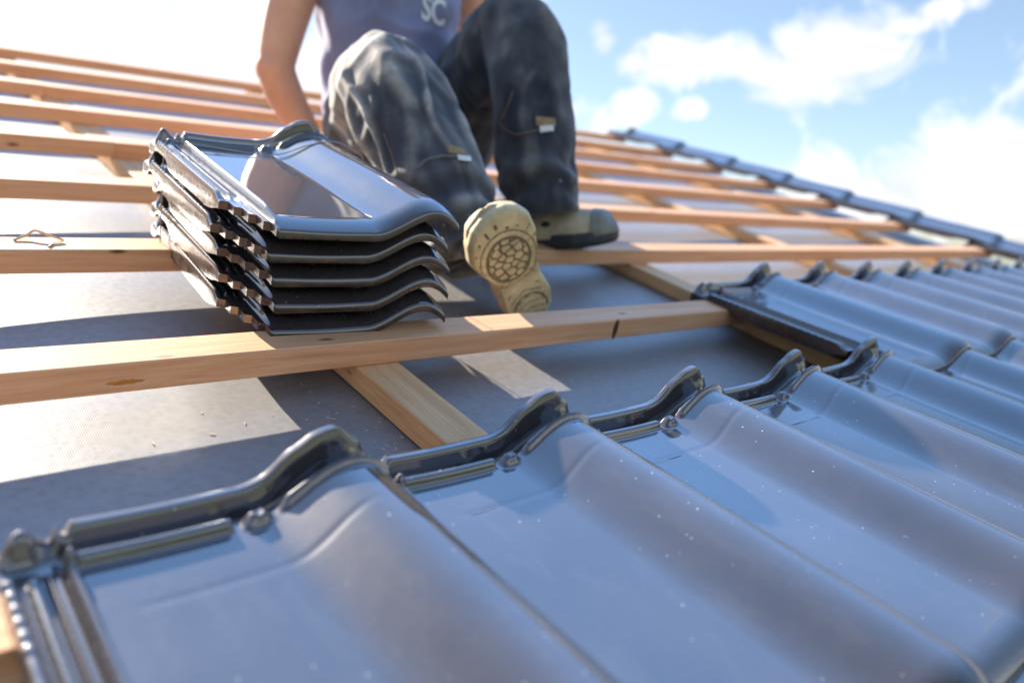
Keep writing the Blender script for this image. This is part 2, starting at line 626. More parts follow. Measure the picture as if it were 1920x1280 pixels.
house = empty('house', Matrix.Translation((1.6, 1.5, 0)), 'pale plastered house under the half tiled roof', 'house')
VR = 9.15 * S
U0, U1 = -3.2, 10.95 * S
eave = R2W([0, -2.2, MEMB - .05]); rid = R2W([0, VR, MEMB - .05])
ym, y2 = rid[1], 2 * rid[1] - eave[1]
Vh = []
for x in (U0 + .1, U1 - .06):
    Vh += [(x, eave[1] + .3, 0), (x, y2 - .3, 0), (x, y2 - .3, eave[2] + .02), (x, ym, rid[2] - .06), (x, eave[1] + .3, eave[2] + .02)]
hw = mesh_obj('wall', [np.array(p) - np.array([1.6, 1.5, 0]) for p in Vh],
              [(4, 3, 2, 1, 0), (5, 6, 7, 8, 9), (0, 1, 6, 5), (1, 2, 7, 6), (4, 0, 5, 9)], M['plaster'], house)
rs = mesh_obj('rear_roof_slope', [np.array(p) - np.array([1.6, 1.5, 0]) for p in
              [(U0, ym + .02, rid[2]), (U1, ym + .02, rid[2]), (U1, y2, eave[2]), (U0, y2, eave[2]),
               (U0, ym + .02, rid[2] - .05), (U1, ym + .02, rid[2] - .05), (U1, y2, eave[2] - .05), (U0, y2, eave[2] - .05)]],
              [(0, 1, 2, 3), (7, 6, 5, 4), (1, 0, 4, 5), (2, 1, 5, 6), (3, 2, 6, 7), (0, 3, 7, 4)], M['clay'], house)

memb = sheet('underlay_membrane', U0, U1, -2.2, VR, MEMB, 190, M['fleece'], sag, ROOF, n2=110)
tag(memb, 'grey woven underlay membrane stretched beneath the battens', 'membrane')

# counter battens running up the slope
places = ['at the left beneath the stack of tiles', 'nearest the camera, by the tile stack', 'between the upright sole and the second tile row',
          'in the middle, right of the shoe', 'nearest the tiled verge on the right']
for i, x in enumerate(RAFT):
    cut = 2.4
    V, Fc = box(-2.2, VR - .01, -.0295, .0295, MEMB + .001, -.0326, .001)
    o = mesh_obj('counter_batten', V, Fc, M['wood2'], matrix=roofM(x + .031, 0, 0, math.pi / 2))
    tag(o, 'pale counter batten running up the slope ' + places[i], 'counter batten', 'counter battens running up the roof slope')

# battens
BV = [1.085, 2.042, 3.002, 3.985, 4.981, 5.943, 6.896, 7.883, 8.93]
ordn = ['partly hidden under the front tile row', 'the tile stack rests its front on', 'the shoe in profile stands on', 'third up from the front tiles, behind the shoe',
        'fourth up from the front tiles', 'fifth up from the front tiles', 'sixth up from the front tiles', 'just below the topmost one', 'topmost one along the ridge']
BW, BH = .0530, .0325
jt = {3: 5.2, 4: 1.32, 6: 1.33, 7: 6.26, 5: 6.3}
rb = random.Random(3)
for i, v in enumerate(BV):
    ends = [(-3.0, 10.25 * S)]
    if i in jt:
        j = jt[i] * S
        if i == 1:
            j = 2.955 * S
        ends = [(-3.0, j - .0006), (j + .0006, 10.25 * S)]
    for q, (a, c) in enumerate(ends):
        L = c - a
        V, Fc = box(-L / 2, L / 2, 0, BW, -BH, 0, .0016)
        V = [(x, y + .0012 * noise.noise(Vector((x * 2.5, i * 3, 1))), z + .0005 * noise.noise(Vector((x * 3, i * 5, 4)))) for x, y, z in V]
        dz = 0 if q == 0 else -.0009
        o = mesh_obj('batten', V, Fc, M['wood'], matrix=roofM((a + c) / 2, v * S + (0 if q == 0 else .001), dz))
        if i == 1:
            for nm, uu, ww, r3, mm in (('knot', 2.593 * S, -.016, (.0065, .0012, .0175), 'knot'), ('resin_pocket', .585 * S, -.021, (.020, .0008, .0026), 'resin')):
                kv, kf = ball((uu - (a + c) / 2, .0002, ww), r3, 10)
                kv = [(x + .0016 * noise.noise(Vector((x * 300, z * 300, 2))), y, z + .0016 * noise.noise(Vector((x * 200, z * 300, 7)))) for x, y, z in kv]
                mesh_obj(nm, kv, kf, M[mm], o, True)
        side = '' if len(ends) == 1 else (', left piece' if q == 0 else ', right piece')
        tag(o, 'sawn pine roof batten, ' + ordn[i] + side, 'batten', 'horizontal roof battens')

# ------------------------------------------------------------------ roof tile
TL, TW = .420, .265
PAN = .014
NOSE_R = .032


def sst(a, b_, x):
    t = np.clip((x - a) / (b_ - a), 0, 1)
    return t * t * (3 - 2 * t)


def prof(x):
    """top surface across the tile"""
    rise = .0300 * sst(.150, .228, x)
    drop = np.where(x > .232, -.0175 * np.clip((x - .232) / .033, 0, 1) ** 1.8, 0)
    return PAN + rise + drop


def bumpf(x, c, w, p=4):
    return np.exp(-np.abs((x - c) / w) ** p)


def ztop(x, y, kn=1.0):
    z = prof(x)
    # shallow cross-camber of the pan
    z = z - .0012 * np.sin(np.clip((x - .04) / .11, 0, 1) * np.pi)
    # side lock on the left: two ribs and a groove
    lock = sst(.035, .031, x)
    zl = .0055 + .0085 * bumpf(x, .004, .0045) + .0060 * bumpf(x, .0165, .0030) + .0050 * bumpf(x, .0255, .0018)
    zl = zl + .0008 * np.sin(y * 520) * bumpf(x, .004, .005)
    zl = .0075 + (zl - .0075) * sst(.085, .125, y)
    flat_ = sst(TL - .040, TL - .030, y)
    zl = zl * (1 - flat_) + .0045 * flat_
    z = z * (1 - lock) + zl * lock
    z = z + .0052 * bumpf(x, .0365, .0030) * sst(.02, .06, y) * sst(TL - .034, TL - .040, y)
    # nose rolls down
    t = np.clip((NOSE_R - y) / NOSE_R, 0, 1)
    z = z - .0105 * t ** 2.2 * (1 - lock)
    # faint moulded crease below the head
    z = z - .0006 * bumpf(y, TL - .094 + .010 * sst(.16, .22, x), .0026, 2) * sst(.055, .075, x) * sst(.232, .21, x)
    # head lock
    yh = TL - y
    inlock = 1 - lock
    ribB = .0085 * bumpf(yh, .0400 - .006 * sst(.15, .21, x), .0047, 4) * (sst(.138, .134, x) + sst(.170, .178, x) * .8) * inlock
    lug = .0095 * bumpf(yh, .0405, .0062) * bumpf(x, .154, .0085) - .002 * bumpf(yh, .0405, .003) * bumpf(x, .154, .003)
    groove = -.0120 * bumpf(yh, .0245, .0088, 8) * inlock
    hA = .0100 + .0090 * kn * sst(.162, .207, x) * sst(.243, .226, x)
    pres = sst(.040, .045, x) * sst(.256, .246, x)
    wob = 1 + .08 * np.sin(x * 210) * bumpf(x, .185, .02)
    ribA = hA * bumpf(yh, .0070, .0058, 7) * pres * wob
    nub = (.022 * bumpf(x, .0155, .0092, 2.6) * bumpf(yh, .010, .0085, 2.6) + .009 * bumpf(x, .031, .008, 2.6) * bumpf(yh, .009, .008, 2.6)) * kn
    kk = 1.0 if kn > .5 else .25
    z = z + (ribB + lug * inlock + ribA) * kk + groove + nub
    z = z + .0035 * bumpf(x, .240, .006) * bumpf(yh, .020, .006)
    return z


def zbot(x, y):
    base = prof(x) - .0115
    lock = sst(.035, .030, x)
    z = base * (1 - lock) + (-.0025 - .0095 * sst(.014, .009, x) * sst(.086, .15, y)) * lock
    z = z + (.0025 + .0095 * sst(.014, .009, x)) * lock * bumpf(y, TL - .062, .038, 6)
    nt_ = np.clip((NOSE_R - y) / NOSE_R, 0, 1)
    z = z - .0080 * nt_ ** 2.2 * (1 - lock)
    return z


def cutline(x):
    """where the side lock starts above the nose"""
    y0 = np.where(x < .0095, .086, np.where(x < .017, .063, np.where(x < .0245, .040, np.where(x < .0312, .018, 0))))
    return y0


def build_tile_meshes(kn=1.0):
    xs = np.unique(np.round(np.concatenate([[.0095, .017, .0245, .0312], np.linspace(0, .045, 31), np.linspace(.045, .125, 22), np.linspace(.125, TW, 90)]), 5))
    ys = np.unique(np.round(np.concatenate([np.linspace(0, .006, 5), np.linspace(.006, .095, 37), np.linspace(.095, TL - .11, 34), np.linspace(TL - .11, TL - .055, 24), np.linspace(TL - .055, TL, 44)]), 5))
    X, Y = np.meshgrid(xs, ys)
    Zt, Zb = ztop(X, Y, kn), zbot(X, Y)
    # round the outer edges
    e = np.minimum(np.minimum(X, TW - X), np.minimum(Y, TL - Y))
    rr = .0022
    Zt = Zt - np.where(e < rr, rr - np.sqrt(np.clip(rr ** 2 - (rr - e) ** 2, 0, None)), 0)
    Zb = np.minimum(Zb, Zt - .002)
    Y = Y + .55 * np.clip(.0312 - X, 0, None) * sst(.125, .07, Y)
    ny, nx = X.shape
    # soft jitter of the nose and side outline so copies read as fired clay
    keep = np.zeros((ny - 1, nx - 1), int)
    for j in range(ny - 1):
        for i in range(nx - 1):
            xc, yc = (xs[i] + xs[i + 1]) / 2, (ys[j] + ys[j + 1]) / 2
            if yc < cutline(np.array(xc)):
                continue
            if yc > TL - .0315 :
                keep[j, i] = 3
            elif xc < .0312:
                keep[j, i] = 2
            else:
                keep[j, i] = 1
    res = {}
    for part in (1, 2, 3):
        idx = {}
        V, Fc, mi = [], [], []

        def vid(j, i, top):
            k_ = (j, i, top)
            if k_ not in idx:
                idx[k_] = len(V)
                V.append((X[j, i], Y[j, i], Zt[j, i] if top else Zb[j, i]))
            return idx[k_]
        for j in range(ny - 1):
            for i in range(nx - 1):
                if keep[j, i] != part:
                    continue
                Fc.append((vid(j, i, 1), vid(j, i + 1, 1), vid(j + 1, i + 1, 1), vid(j + 1, i, 1)))
                mi.append(0)
                Fc.append((vid(j, i, 0), vid(j + 1, i, 0), vid(j + 1, i + 1, 0), vid(j, i + 1, 0)))
                mi.append(1)
                for (dj, di, a, c) in ((-1, 0, (j, i), (j, i + 1)), (1, 0, (j + 1, i + 1), (j + 1, i)), (0, -1, (j + 1, i), (j, i)), (0, 1, (j, i + 1), (j + 1, i + 1))):
                    jj, ii = j + dj, i + di
                    ok = 0 <= jj < ny - 1 and 0 <= ii < nx - 1 and keep[jj, ii] > 0
                    if not ok:
                        Fc.append((vid(*a, 1), vid(*a, 0), vid(*c, 0), vid(*c, 1)))
                        mi.append(0 if (dj == 1 or (di == 1 and i + 1 >= nx - 1)) else 1)
        if part == 3:      # two hanging nibs below the head
            for xn in (.07, .165):
                k_ = len(V)
                zz = float(prof(np.array(xn))) - .0115
                for (px, py, pz) in ((0, 0, 0), (.03, 0, 0), (.03, .016, 0), (0, .016, 0), (.003, .003, -.016), (.027, .003, -.016), (.027, .013, -.016), (.003, .013, -.016)):
                    V.append((xn + px, TL - .031 + py, zz + pz + (0.002 if pz == 0 else 0)))
                for q in ((4, 7, 6, 5), (0, 4, 5, 1), (1, 5, 6, 2), (2, 6, 7, 3), (3, 7, 4, 0)):
                    Fc.append(tuple(k_ + t for t in q)); mi.append(1)
        o = mesh_obj('x', V, Fc, [M['glaze'], M['clay']], None, True, 42, mi)
        res[part] = o.data
        bpy.data.objects.remove(o)
    res[1].name, res[2].name, res[3].name = 'tile_face', 'side_lock', 'head_lock'
    return res


TM = build_tile_meshes()
TMC = build_tile_meshes(0.0)     # moulded with a low head, for the courses another tile covers


def place_tile(mtx, label, group, tm=None):
    t = empty('clay_tile', mtx, label, 'roof tile', group)
    t['kind'] = 'thing'
    tm = tm or TM
    for k_, nm in ((1, 'tile_face'), (2, 'side_lock'), (3, 'head_lock')):
        o = bpy.data.objects.new(nm, tm[k_])
        COL.objects.link(o)
        o.parent = t
    return t


UO = .783 * S - .222
PITCH_U = .655 * S
GAUGE = .970 * S
HEAD_V = 1.313 * S
ordw = ['first', 'second', 'third', 'fourth', 'fifth', 'sixth', 'seventh', 'eighth', 'ninth', 'tenth', 'eleventh', 'twelfth', 'thirteenth', 'fourteenth', 'fifteenth', 'sixteenth']
TILT = math.atan2(.0175, GAUGE)
rt = random.Random(11)


def laid(row, colm, label, group):
    hv = (BV[row] * S + (HEAD_V - 1.07 * S)) if 0 <= row < len(BV) else HEAD_V + GAUGE * row
    if row == 0:
        hv = HEAD_V
    u = UO + PITCH_U * colm + rt.uniform(-.0006, .0006)
    nose = hv - TL + rt.uniform(-.0012, .0012)
    # rests on the batten at its head and on the tile below at its nose
    z_nose = .0022 + .0175 + rt.uniform(-.0006, .0006)
    return place_tile(roofM(u, nose, z_nose, rt.uniform(-.0025, .0025), -TILT), label, group,
                      TMC if (row < 0 or (row == 0 and colm >= 5) or (colm == 15 and row < 8)) else TM)


for c in range(0, 16):
    laid(-1, c, 'dark glossy tile mostly hidden below the front row, %s from its left end' % ordw[c], 'dark glazed tiles laid on the roof')
for c in range(0, 16):
    if c == 0:
        lb = 'glossy tile nearest the camera at bottom left, its left side lock fully exposed'
    elif c == 15:
        lb = 'dark glossy tile of the front row at the verge'
    else:
        lb = 'dark glossy tile laid in the front row, %s from its left end' % ordw[c]
    laid(0, c, lb, 'dark glazed tiles laid on the roof')
for c in range(5, 16):
    lb = 'first glossy tile of the second row with its brown left edge exposed' if c == 5 else \
        ('dark glossy tile of the second row at the verge' if c == 15 else 'dark glossy tile in the second row, %s from its exposed brown edge' % ordw[c - 5])
    laid(1, c, lb, 'dark glazed tiles laid on the roof')
for r in range(2, 9):
    laid(r, 15, 'dark verge tile stepping up the roof edge against the sky, %s above the second row' % ordw[r - 2] if r < 8 else
         'topmost dark verge tile at the ridge end against the sky', 'dark glazed tiles laid on the roof')

# the stack of five tiles on the battens
stk_lab = ['bottom tile of the stack, lying on the batten', 'second tile from the bottom of the stack', 'middle tile of the stack of five', 'second tile from the top of the stack',
           'top tile of the stack with the sky mirrored in its glossy face']
RZ = -math.radians(3.8)
# pan corner at the nose, from the bottom tile up: (u, v) roof units
base_w = .0005
offs = [(1.050, 2.140, 0), (1.056, 2.150, .0), (1.046, 2.165, 0), (1.016, 2.150, 0), (1.024, 2.120, 0)]
HS = .0308
for i, (uu, vv, _) in enumerate(offs):
    t = math.cos(RZ), math.sin(RZ)
    ox, oy = .036, 0.0
    u = uu * S - (ox * t[0] - oy * t[1])
    v = vv * S - (ox * t[1] + oy * t[0])
    place_tile(roofM(u, v, base_w + HS * i, RZ + math.radians([0, .5, -.4, .3, .2][i]), math.radians([.0, -.1, .15, -.05, 0][i])),
               stk_lab[i], 'stack of five dark glazed tiles')

# thin binding wire round the stack
tz = base_w + HS * 4


def SP(x, y, z):
    c_, s_ = math.cos(RZ), math.sin(RZ)
    u = offs[2][0] * S - .036 * c_ + x * c_ - y * s_
    v = offs[2][1] * S - .036 * s_ + x * s_ + y * c_
    return R2W([u, v, z])


wp = [SP(-.004, .335, -.006), SP(-.005, .335, tz * .5), SP(-.004, .334, tz + .016), SP(.012, .333, tz + .021), SP(.05, .331, tz + .019), SP(.14, .326, tz + .0165), SP(.19, .322, tz + .036), SP(.23, .318, tz + .0475), SP(.262, .314, tz + .038), SP(.282, .312, tz + .02), SP(.284, .312, tz * .5), SP(.28, .312, .0)]
V, Fc = tube(wp, [.0009] * len(wp), n=6, seg=8)
tag(mesh_obj('binding_wire', V, Fc, M['steel'], None, True), 'thin steel binding wire looped round the stack of tiles', 'wire')

# curl of wood shaving on a batten
cp = [R2W([q[0] * S, q[1] * S, q[2] * S]) for q in ((.50, 3.10, .003), (.545, 3.13, .012), (.575, 3.15, .024), (.61, 3.12, .018), (.655, 3.09, .006), (.62, 3.07, .004), (.595, 3.03, .003))]
V, Fc = tube(cp, [(.0005, .0017)] * 7, n=5, seg=8)
tag(mesh_obj('wood_shaving', V, Fc, M['shaving'], None, True), 'thin curled wood shaving lying on the batten left of the tile stack', 'shaving')

# sawdust and splinters on the membrane
rs_ = random.Random(5)
V, Fc = [], []
for k_ in range(170):
    if k_ < 80:
        u, v = rs_.gauss(1.22, .10) * S, rs_.gauss(1.68, .18) * S
    else:
        u, v = rs_.uniform(0.3, 4) * S, rs_.uniform(1.3, 3.0) * S
    if any(abs(u - (r + .031)) < .034 for r in RAFT):
        continue
    a = rs_.uniform(0, math.pi); L = rs_.uniform(.0006, .0028); w_ = rs_.uniform(.0002, .0006)
    c_, s_ = math.cos(a), math.sin(a)
    z = MEMB + sag(u, v) + .0006
    n0 = len(V)
    for (sx, sy, sz) in ((-1, -1, 0), (1, -1, 0), (1, 1, 0), (-1, 1, 0), (-1, -1, 1), (1, -1, 1), (1, 1, 1), (-1, 1, 1)):
        V.append(R2W([u + c_ * L * sx - s_ * w_ * sy, v + s_ * L * sx + c_ * w_ * sy, z + .0006 * sz]))
    Fc += [tuple(n0 + t for t in q) for q in ((0, 3, 2, 1), (4, 5, 6, 7), (0, 1, 5, 4), (1, 2, 6, 5), (2, 3, 7, 6), (3, 0, 4, 7))]
tag(mesh_obj('sawdust', V, Fc, M['shaving']), 'pale sawdust specks scattered on the grey membrane', 'sawdust', kind='stuff')

# ------------------------------------------------------------------ the worker
u = S
pel = CP(775, 255, 5.45)
person = empty('person', Matrix.Translation(R2W([3.1 * S, 4.5 * S, 0]).tolist()),
               'roofer sitting on the battens in a sleeveless blue shirt and dusty dark work trousers', 'person')
pinv = person.matrix_world.inverted()


def adopt(o, par=None):
    """parent while keeping the mesh where it stands"""
    par = par or person
    mw = o.matrix_world.copy()
    o.parent = par
    bpy.context.view_layer.update()
    o.matrix_parent_inverse = par.matrix_world.inverted()
    return o


hipL, hipR = CP(700, 268, 5.15), CP(835, 262, 5.5)
kneeL, kneeR = CP(737, 172, 4.15), CP(965, 60, 4.6)
ankL, ankR = CP(893, 492, 3.72), CP(1022, 418, 4.42)
chest = CP(728, 20, 5.32)
waist = CP(742, 190, 5.42)
neck = CP(722, -175, 5.25)
head = CP(718, -300, 5.12)
shL, shR = CP(580, -95, 5.08), CP(862, -90, 5.45)
elL, wrL = CP(515, 128, 5.02), CP(585, 262, 5.20)
elR, wrR = CP(878, 75, 5.75), CP(842, 235, 5.85)
CR, CU, CF = dirW(RIGHT), dirW(UP), dirW(FWD)


def fold(seed, amp, fs, ft, sharp=1.0):
    def f(s, a):
        x = noise.noise(Vector((math.cos(a) * ft + seed, math.sin(a) * ft, s * fs)))
        y = noise.noise(Vector((math.cos(a) * ft * 2.3 + seed * 2, math.sin(a) * ft * 2.3, s * fs * 1.7 + 9)))
        r = (1 - abs(x) * 2.6)
        return amp * (r * .8 + y * .8)
    return f


# body: one continuous surface
def finger(base, d1, d2, L, r):
    p = [np.array(base)]
    p.append(p[-1] + d1 * L * .45); p.append(p[-1] + (d1 * .7 + d2 * .3) * L * .32); p.append(p[-1] + (d1 * .4 + d2 * .6) * L * .25)
    return tube(p, [r * 1.05, r, r * .92, r * .7], n=4, seg=10)


def hand(wr, dirf, side, down):
    """palm and five unequal fingers, lightly bent over the batten"""
    dirf = dirf / np.linalg.norm(dirf); side = side - dirf * side.dot(dirf); side /= np.linalg.norm(side)
    parts = [tube([wr, wr + dirf * .03, wr + dirf * .06, wr + dirf * .088], [(.026, .019), (.036, .017), (.041, .016), (.038, .013)], ref=down, n=5, seg=20)]
    for k_, (o_, L, r) in enumerate(((-.029, .066, .0078), (-.010, .078, .0085), (.010, .074, .0083), (.028, .058, .0072))):
        parts.append(finger(wr + dirf * .078 + side * o_, dirf + side * o_ * 3, down, L, r))
    parts.append(finger(wr + dirf * .025 - side * .028, dirf * .6 - side * .75, dirf, .06, .0095))
    return parts


upv = np.array([0, 0, 1.0])
body_parts = [
    tube([CP(755, 270, 5.45), waist, CP(733, 90, 5.38), chest, CP(722, -70, 5.28), CP(722, -120, 5.25), neck, CP(720, -215, 5.2)],
         [(.16, .11), (.145, .10), (.150, .098), (.155, .100), (.165, .092), (.14, .070), (.062, .062), (.056, .058)], ref=-CF, n=6, seg=36),
    tube([CP(660, -108, 5.18), shL, CP(540, 20, 5.04), elL], [.05, .062, .054, .043], n=6, seg=24),
    tube([elL, CP(538, 185, 5.1), wrL], [.044, .043, .028], n=6, seg=24),
    tube([CP(790, -105, 5.38), shR, CP(882, 0, 5.6), elR], [.05, .062, .054, .043], n=6, seg=24),
    tube([elR, CP(865, 150, 5.8), wrR], [.044, .042, .028], n=6, seg=24),
    ball(elL, .045), ball(elR, .045), ball(shL, .06), ball(shR, .06), ball(CP(719, -285, 5.12), (.075, .092, .105)),
    ball(CP(722, -250, 5.02), (.05, .055, .05)),
    ball(CP(725, -268, 4.86), (.012, .016, .018), 8),
    ball(CP(680, -275, 5.14), (.012, .018, .028), 8),
    ball(CP(762, -275, 5.2), (.012, .018, .028), 8),
]
dL = R2W([2.45 * S, 5.0 * S, .02]) - wrL
body_parts += hand(wrL, dirW(np.array([-.35, -.75, -.45])), dirW(np.array([1, -.3, 0])), dirW(np.array([0, -.3, -1])))
body_parts += hand(wrR, dirW(np.array([.3, .3, -.8])), dirW(np.array([1, -.3, 0])), dirW(np.array([.3, -.3, -1])))


def body_post(co, no):
    return co


adopt(remeshed('body', body_parts, M['skin'], None, .0055, 5))
eyes = join([ball(CP(706, -286, 4.89), .010, 8), ball(CP(741, -286, 4.915), .010, 8)])
adopt(mesh_obj('eyes', *eyes, M['eye'], None, True))
V, Fc = ball(CP(719, -305, 5.17), (.083, .098, .098), 24)
V = [np.array(p) + CF * 0 + (np.array(p) - CP(719, -305, 5.17)) * .06 * noise.noise(Vector((np.array(p) * 40).tolist())) for p in V]
adopt(mesh_obj('hair', V, Fc, M['hair'], None, True))

# shirt
sh_parts = [tube([CP(770, 262, 5.42), CP(752, 225, 5.42), waist, CP(736, 100, 5.38), chest, CP(722, -60, 5.28), CP(722, -112, 5.25), CP(722, -150, 5.24)],
                 [(.185, .125), (.182, .13), (.165, .12), (.168, .122), (.176, .128), (.186, .12), (.165, .10), (.085, .075)], ref=-CF, n=16, seg=96,
                 disp=fold(3.1, .013, 3.2, .9))]


def shirt_post(co, no):
    out_ = co.copy()
    for i in range(len(co)):
        p = co[i]
        n_ = noise.noise(Vector((p * np.array([7, 7, 4])).tolist())) * .008 + noise.noise(Vector((p * 17).tolist())) * .0035
        r = 1 - abs(noise.noise(Vector((p * np.array([6, 6, 9]) + 5).tolist()))) * 3
        out_[i] += no[i] * (n_ + max(0, r) * .011)
    return out_


shirt = remeshed('shirt', sh_parts, M['shirt'], None, .0055, 4, shirt_post)
adopt(shirt)


def bvh_of(o):
    me = o.data
    vs = [v.co.copy() for v in me.vertices]
    return BVHTree.FromPolygons(vs, [tuple(p.vertices) for p in me.polygons])


EYE = Vector(R2W(CAM).tolist())


def onto(bv, px, py, lift=.002):
    d = Vector((CP(px, py, 5) - R2W(CAM)).tolist()).normalized()
    h = bv.ray_cast(EYE, d)
    if h[0] is None:
        return None
    return np.array(h[0] + h[1] * lift)


# the two printed letters on the chest
bs_ = bvh_of(shirt)
fc = bpy.data.curves.new('lettering', 'FONT')
fc.body = 'SC'
fc.size = 1.0
fc.offset = .028
fc.space_character = .95
fc.resolution_u = 4
fo = bpy.data.objects.new('tmpt', fc)
COL.objects.link(fo)
bpy.context.view_layer.update()
tm = bpy.data.meshes.new_from_object(fo.evaluated_get(bpy.context.evaluated_depsgraph_get()))
bpy.data.objects.remove(fo)
tv = np.array([v.co[:] for v in tm.vertices]); tf = [tuple(p.vertices) for p in tm.polygons]
x0, x1 = tv[:, 0].min(), tv[:, 0].max(); y0, y1 = tv[:, 1].min(), tv[:, 1].max()
C0, CX, CY = CP(790, 38, 5.0), CP(833, 52, 5.0) - CP(790, 38, 5.0), CP(794, -12, 5.0) - CP(790, 38, 5.0)
nv = []
cn = np.cross(CX, CY); cn /= np.linalg.norm(cn)
for lift in (.002, -.001):
    for p in tv:
        q = C0 + CX * (p[0] - x0) / (x1 - x0) + CY * (p[1] - y0) / (y1 - y0)
        dd = Vector((q - R2W(CAM)).tolist()).normalized()
        h = bs_.ray_cast(EYE, dd)
        nv.append(np.array(h[0]) - CF * (lift + .001) if h[0] is not None else q)
n_ = len(tv)
nf = list(tf)
adopt(mesh_obj('lettering', nv[:n_], nf, M['print_'], None, False), shirt)

# trousers
legL = tube([CP(720, 285, 5.35), hipL, CP(712, 215, 4.65), CP(722, 185, 4.3), kneeL, CP(768, 245, 4.0), CP(820, 350, 3.85), CP(868, 440, 3.76), CP(885, 478, 3.72)],
            [.12, .118, .104, .100, .094, .088, .080, .074, .070], ref=CR, n=16, seg=110, disp=fold(1.7, .008, 3.0, 1.3))
legR = tube([CP(800, 280, 5.55), hipR, CP(890, 165, 5.1), CP(938, 90, 4.75), kneeR, CP(985, 120, 4.52), CP(1000, 230, 4.46), CP(1008, 330, 4.42), CP(1018, 402, 4.42)],
            [.12, .115, .100, .090, .078, .080, .078, .072, .072], ref=CR, n=16, seg=110, disp=fold(6.2, .007, 3.2, 1.1))
seat = tube([CP(700, 292, 5.3), CP(765, 290, 5.5), CP(822, 284, 5.6)], [(.10, .10), (.118, .112), (.10, .10)], ref=CU, n=10, seg=60)
beltp = tube([CP(765, 300, 5.5), CP(752, 215, 5.45)], [(.16, .12), (.158, .112)], ref=-CF, n=10, seg=80)

kl, kr = np.array(kneeL), np.array(kneeR)
al = np.array(ankL)
axis = (al - kl) / np.linalg.norm(al - kl)
perp = np.cross(axis, CF); perp /= np.linalg.norm(perp)
p2 = np.cross(axis, perp)
akr = (np.array(ankR) - kr); akr /= np.linalg.norm(akr)
perpR = np.cross(akr, CF); perpR /= np.linalg.norm(perpR); p2R = np.cross(akr, perpR)


WEAR = []


def gw(x, w):
    return math.exp(-(x / w) ** 2)


DRAPE = [(a_ + .12 * math.sin(a_ * 9), .10 + .035 * math.sin(a_ * 5), b_) for a_, b_ in ((-2.7, .8), (-2.1, 1.1), (-1.55, .8), (-1.1, 1.25), (-.55, .9), (-.1, 1.3), (.45, .9), (.95, 1.2), (1.5, .8), (2.1, 1.1), (2.7, .9))]


def trouser_post(co, no):
    out_ = co.copy()
    for i in range(len(co)):
        p = co[i]
        d = p - kl
        s = d.dot(axis)
        rad = d - axis * s
        dl = np.linalg.norm(rad)
        d = p - kr
        s2 = d.dot(akr)
        rad2 = d - akr * s2
        dr_ = np.linalg.norm(rad2)
        h = 0
        wr_ = 0
        if dl < .17 and -.15 < s < .46:
            a = math.atan2(rad.dot(p2), rad.dot(perp))
            # long drapes falling from the kneecap down the shin
            env = gw(s - .11, .13)
            for (a0, w0, st_) in DRAPE:
                aa = a0 + .55 * noise.noise(Vector((s * 5, a0 * 3, 1))) + (s - .1) * .9 * math.sin(a0)
                g = gw((a - aa + math.pi) % (2 * math.pi) - math.pi, w0)
                h += .0100 * st_ * g * env
                wr_ += g * env * 1.1
            h -= .0030 * env
            w2 = math.sin(s * 88 + 3.5 * noise.noise(Vector((a * 1.1, s * 4, 8))) + a * 1.5)
            e2 = gw(s - .38, .085)
            h += .0075 * e2 * w2
            wr_ += .5 * e2 * max(0, w2) + .8 * gw(s + .01, .06)
        elif dr_ < .15 and -.15 < s2 < .5:
            a = math.atan2(rad2.dot(p2R), rad2.dot(perpR))
            w = noise.noise(Vector((math.cos(a) * 2.2, math.sin(a) * 2.2, s2 * 5 + 13)))
            h += .013 * w * gw(s2 - .06, .2)
            w2 = math.sin(s2 * 75 + 4 * noise.noise(Vector((a * 1.2, s2 * 5, 2))) + a)
            h += .0060 * gw(s2 - .37, .07) * w2
            wr_ += max(0, w) * 1.2 + .35 * gw(s2 + .0, .05)
        n1 = noise.noise(Vector((p * 9).tolist()))
        n2 = noise.noise(Vector((p * 24 + 3).tolist()))
        h += n1 * .009 + n2 * .0028
        rg = 1 - abs(noise.noise(Vector((p * np.array([11, 11, 7]) + 7).tolist()))) * 3.4
        h += max(0, rg) * .0050
        WEAR.append(min(1.0, max(0.0, (wr_ + max(0, rg - .45) * .5) * (.75 + 1.2 * n2))))
        out_[i] += no[i] * h
    return out_


tro = remeshed('trousers', [legL, legR, seat, beltp], [M['trousers'], M['trousers2']], None, .0042, 4, trouser_post)
# the dusty leg is dirtier cloth than the other one
me = tro.data
me.attributes.new('wear', 'FLOAT', 'POINT').data.foreach_set('value', np.array(WEAR, dtype=np.float32))
cc = np.zeros(len(me.polygons) * 3); me.polygons.foreach_get('center', cc); cc = cc.reshape(-1, 3)
mid = (np.array(hipL) + np.array(hipR)) / 2
sidev = np.array(kneeR) - np.array(kneeL); sidev /= np.linalg.norm(sidev)
seg_d = []


def segdist(P, a, c):
    ab = c - a
    t = np.clip(((P - a) @ ab) / ab.dot(ab), 0, 1)
    return np.linalg.norm(P - (a + t[:, None] * ab), axis=1)


dl_ = np.minimum(segdist(cc, np.array(hipL), kl), segdist(cc, kl, al))
dr2 = np.minimum(segdist(cc, np.array(hipR), kr), segdist(cc, kr, np.array(ankR)))
me.polygons.foreach_set('material_index', (dl_ < dr2).astype(np.int32))
adopt(tro)
bt = bvh_of(tro)


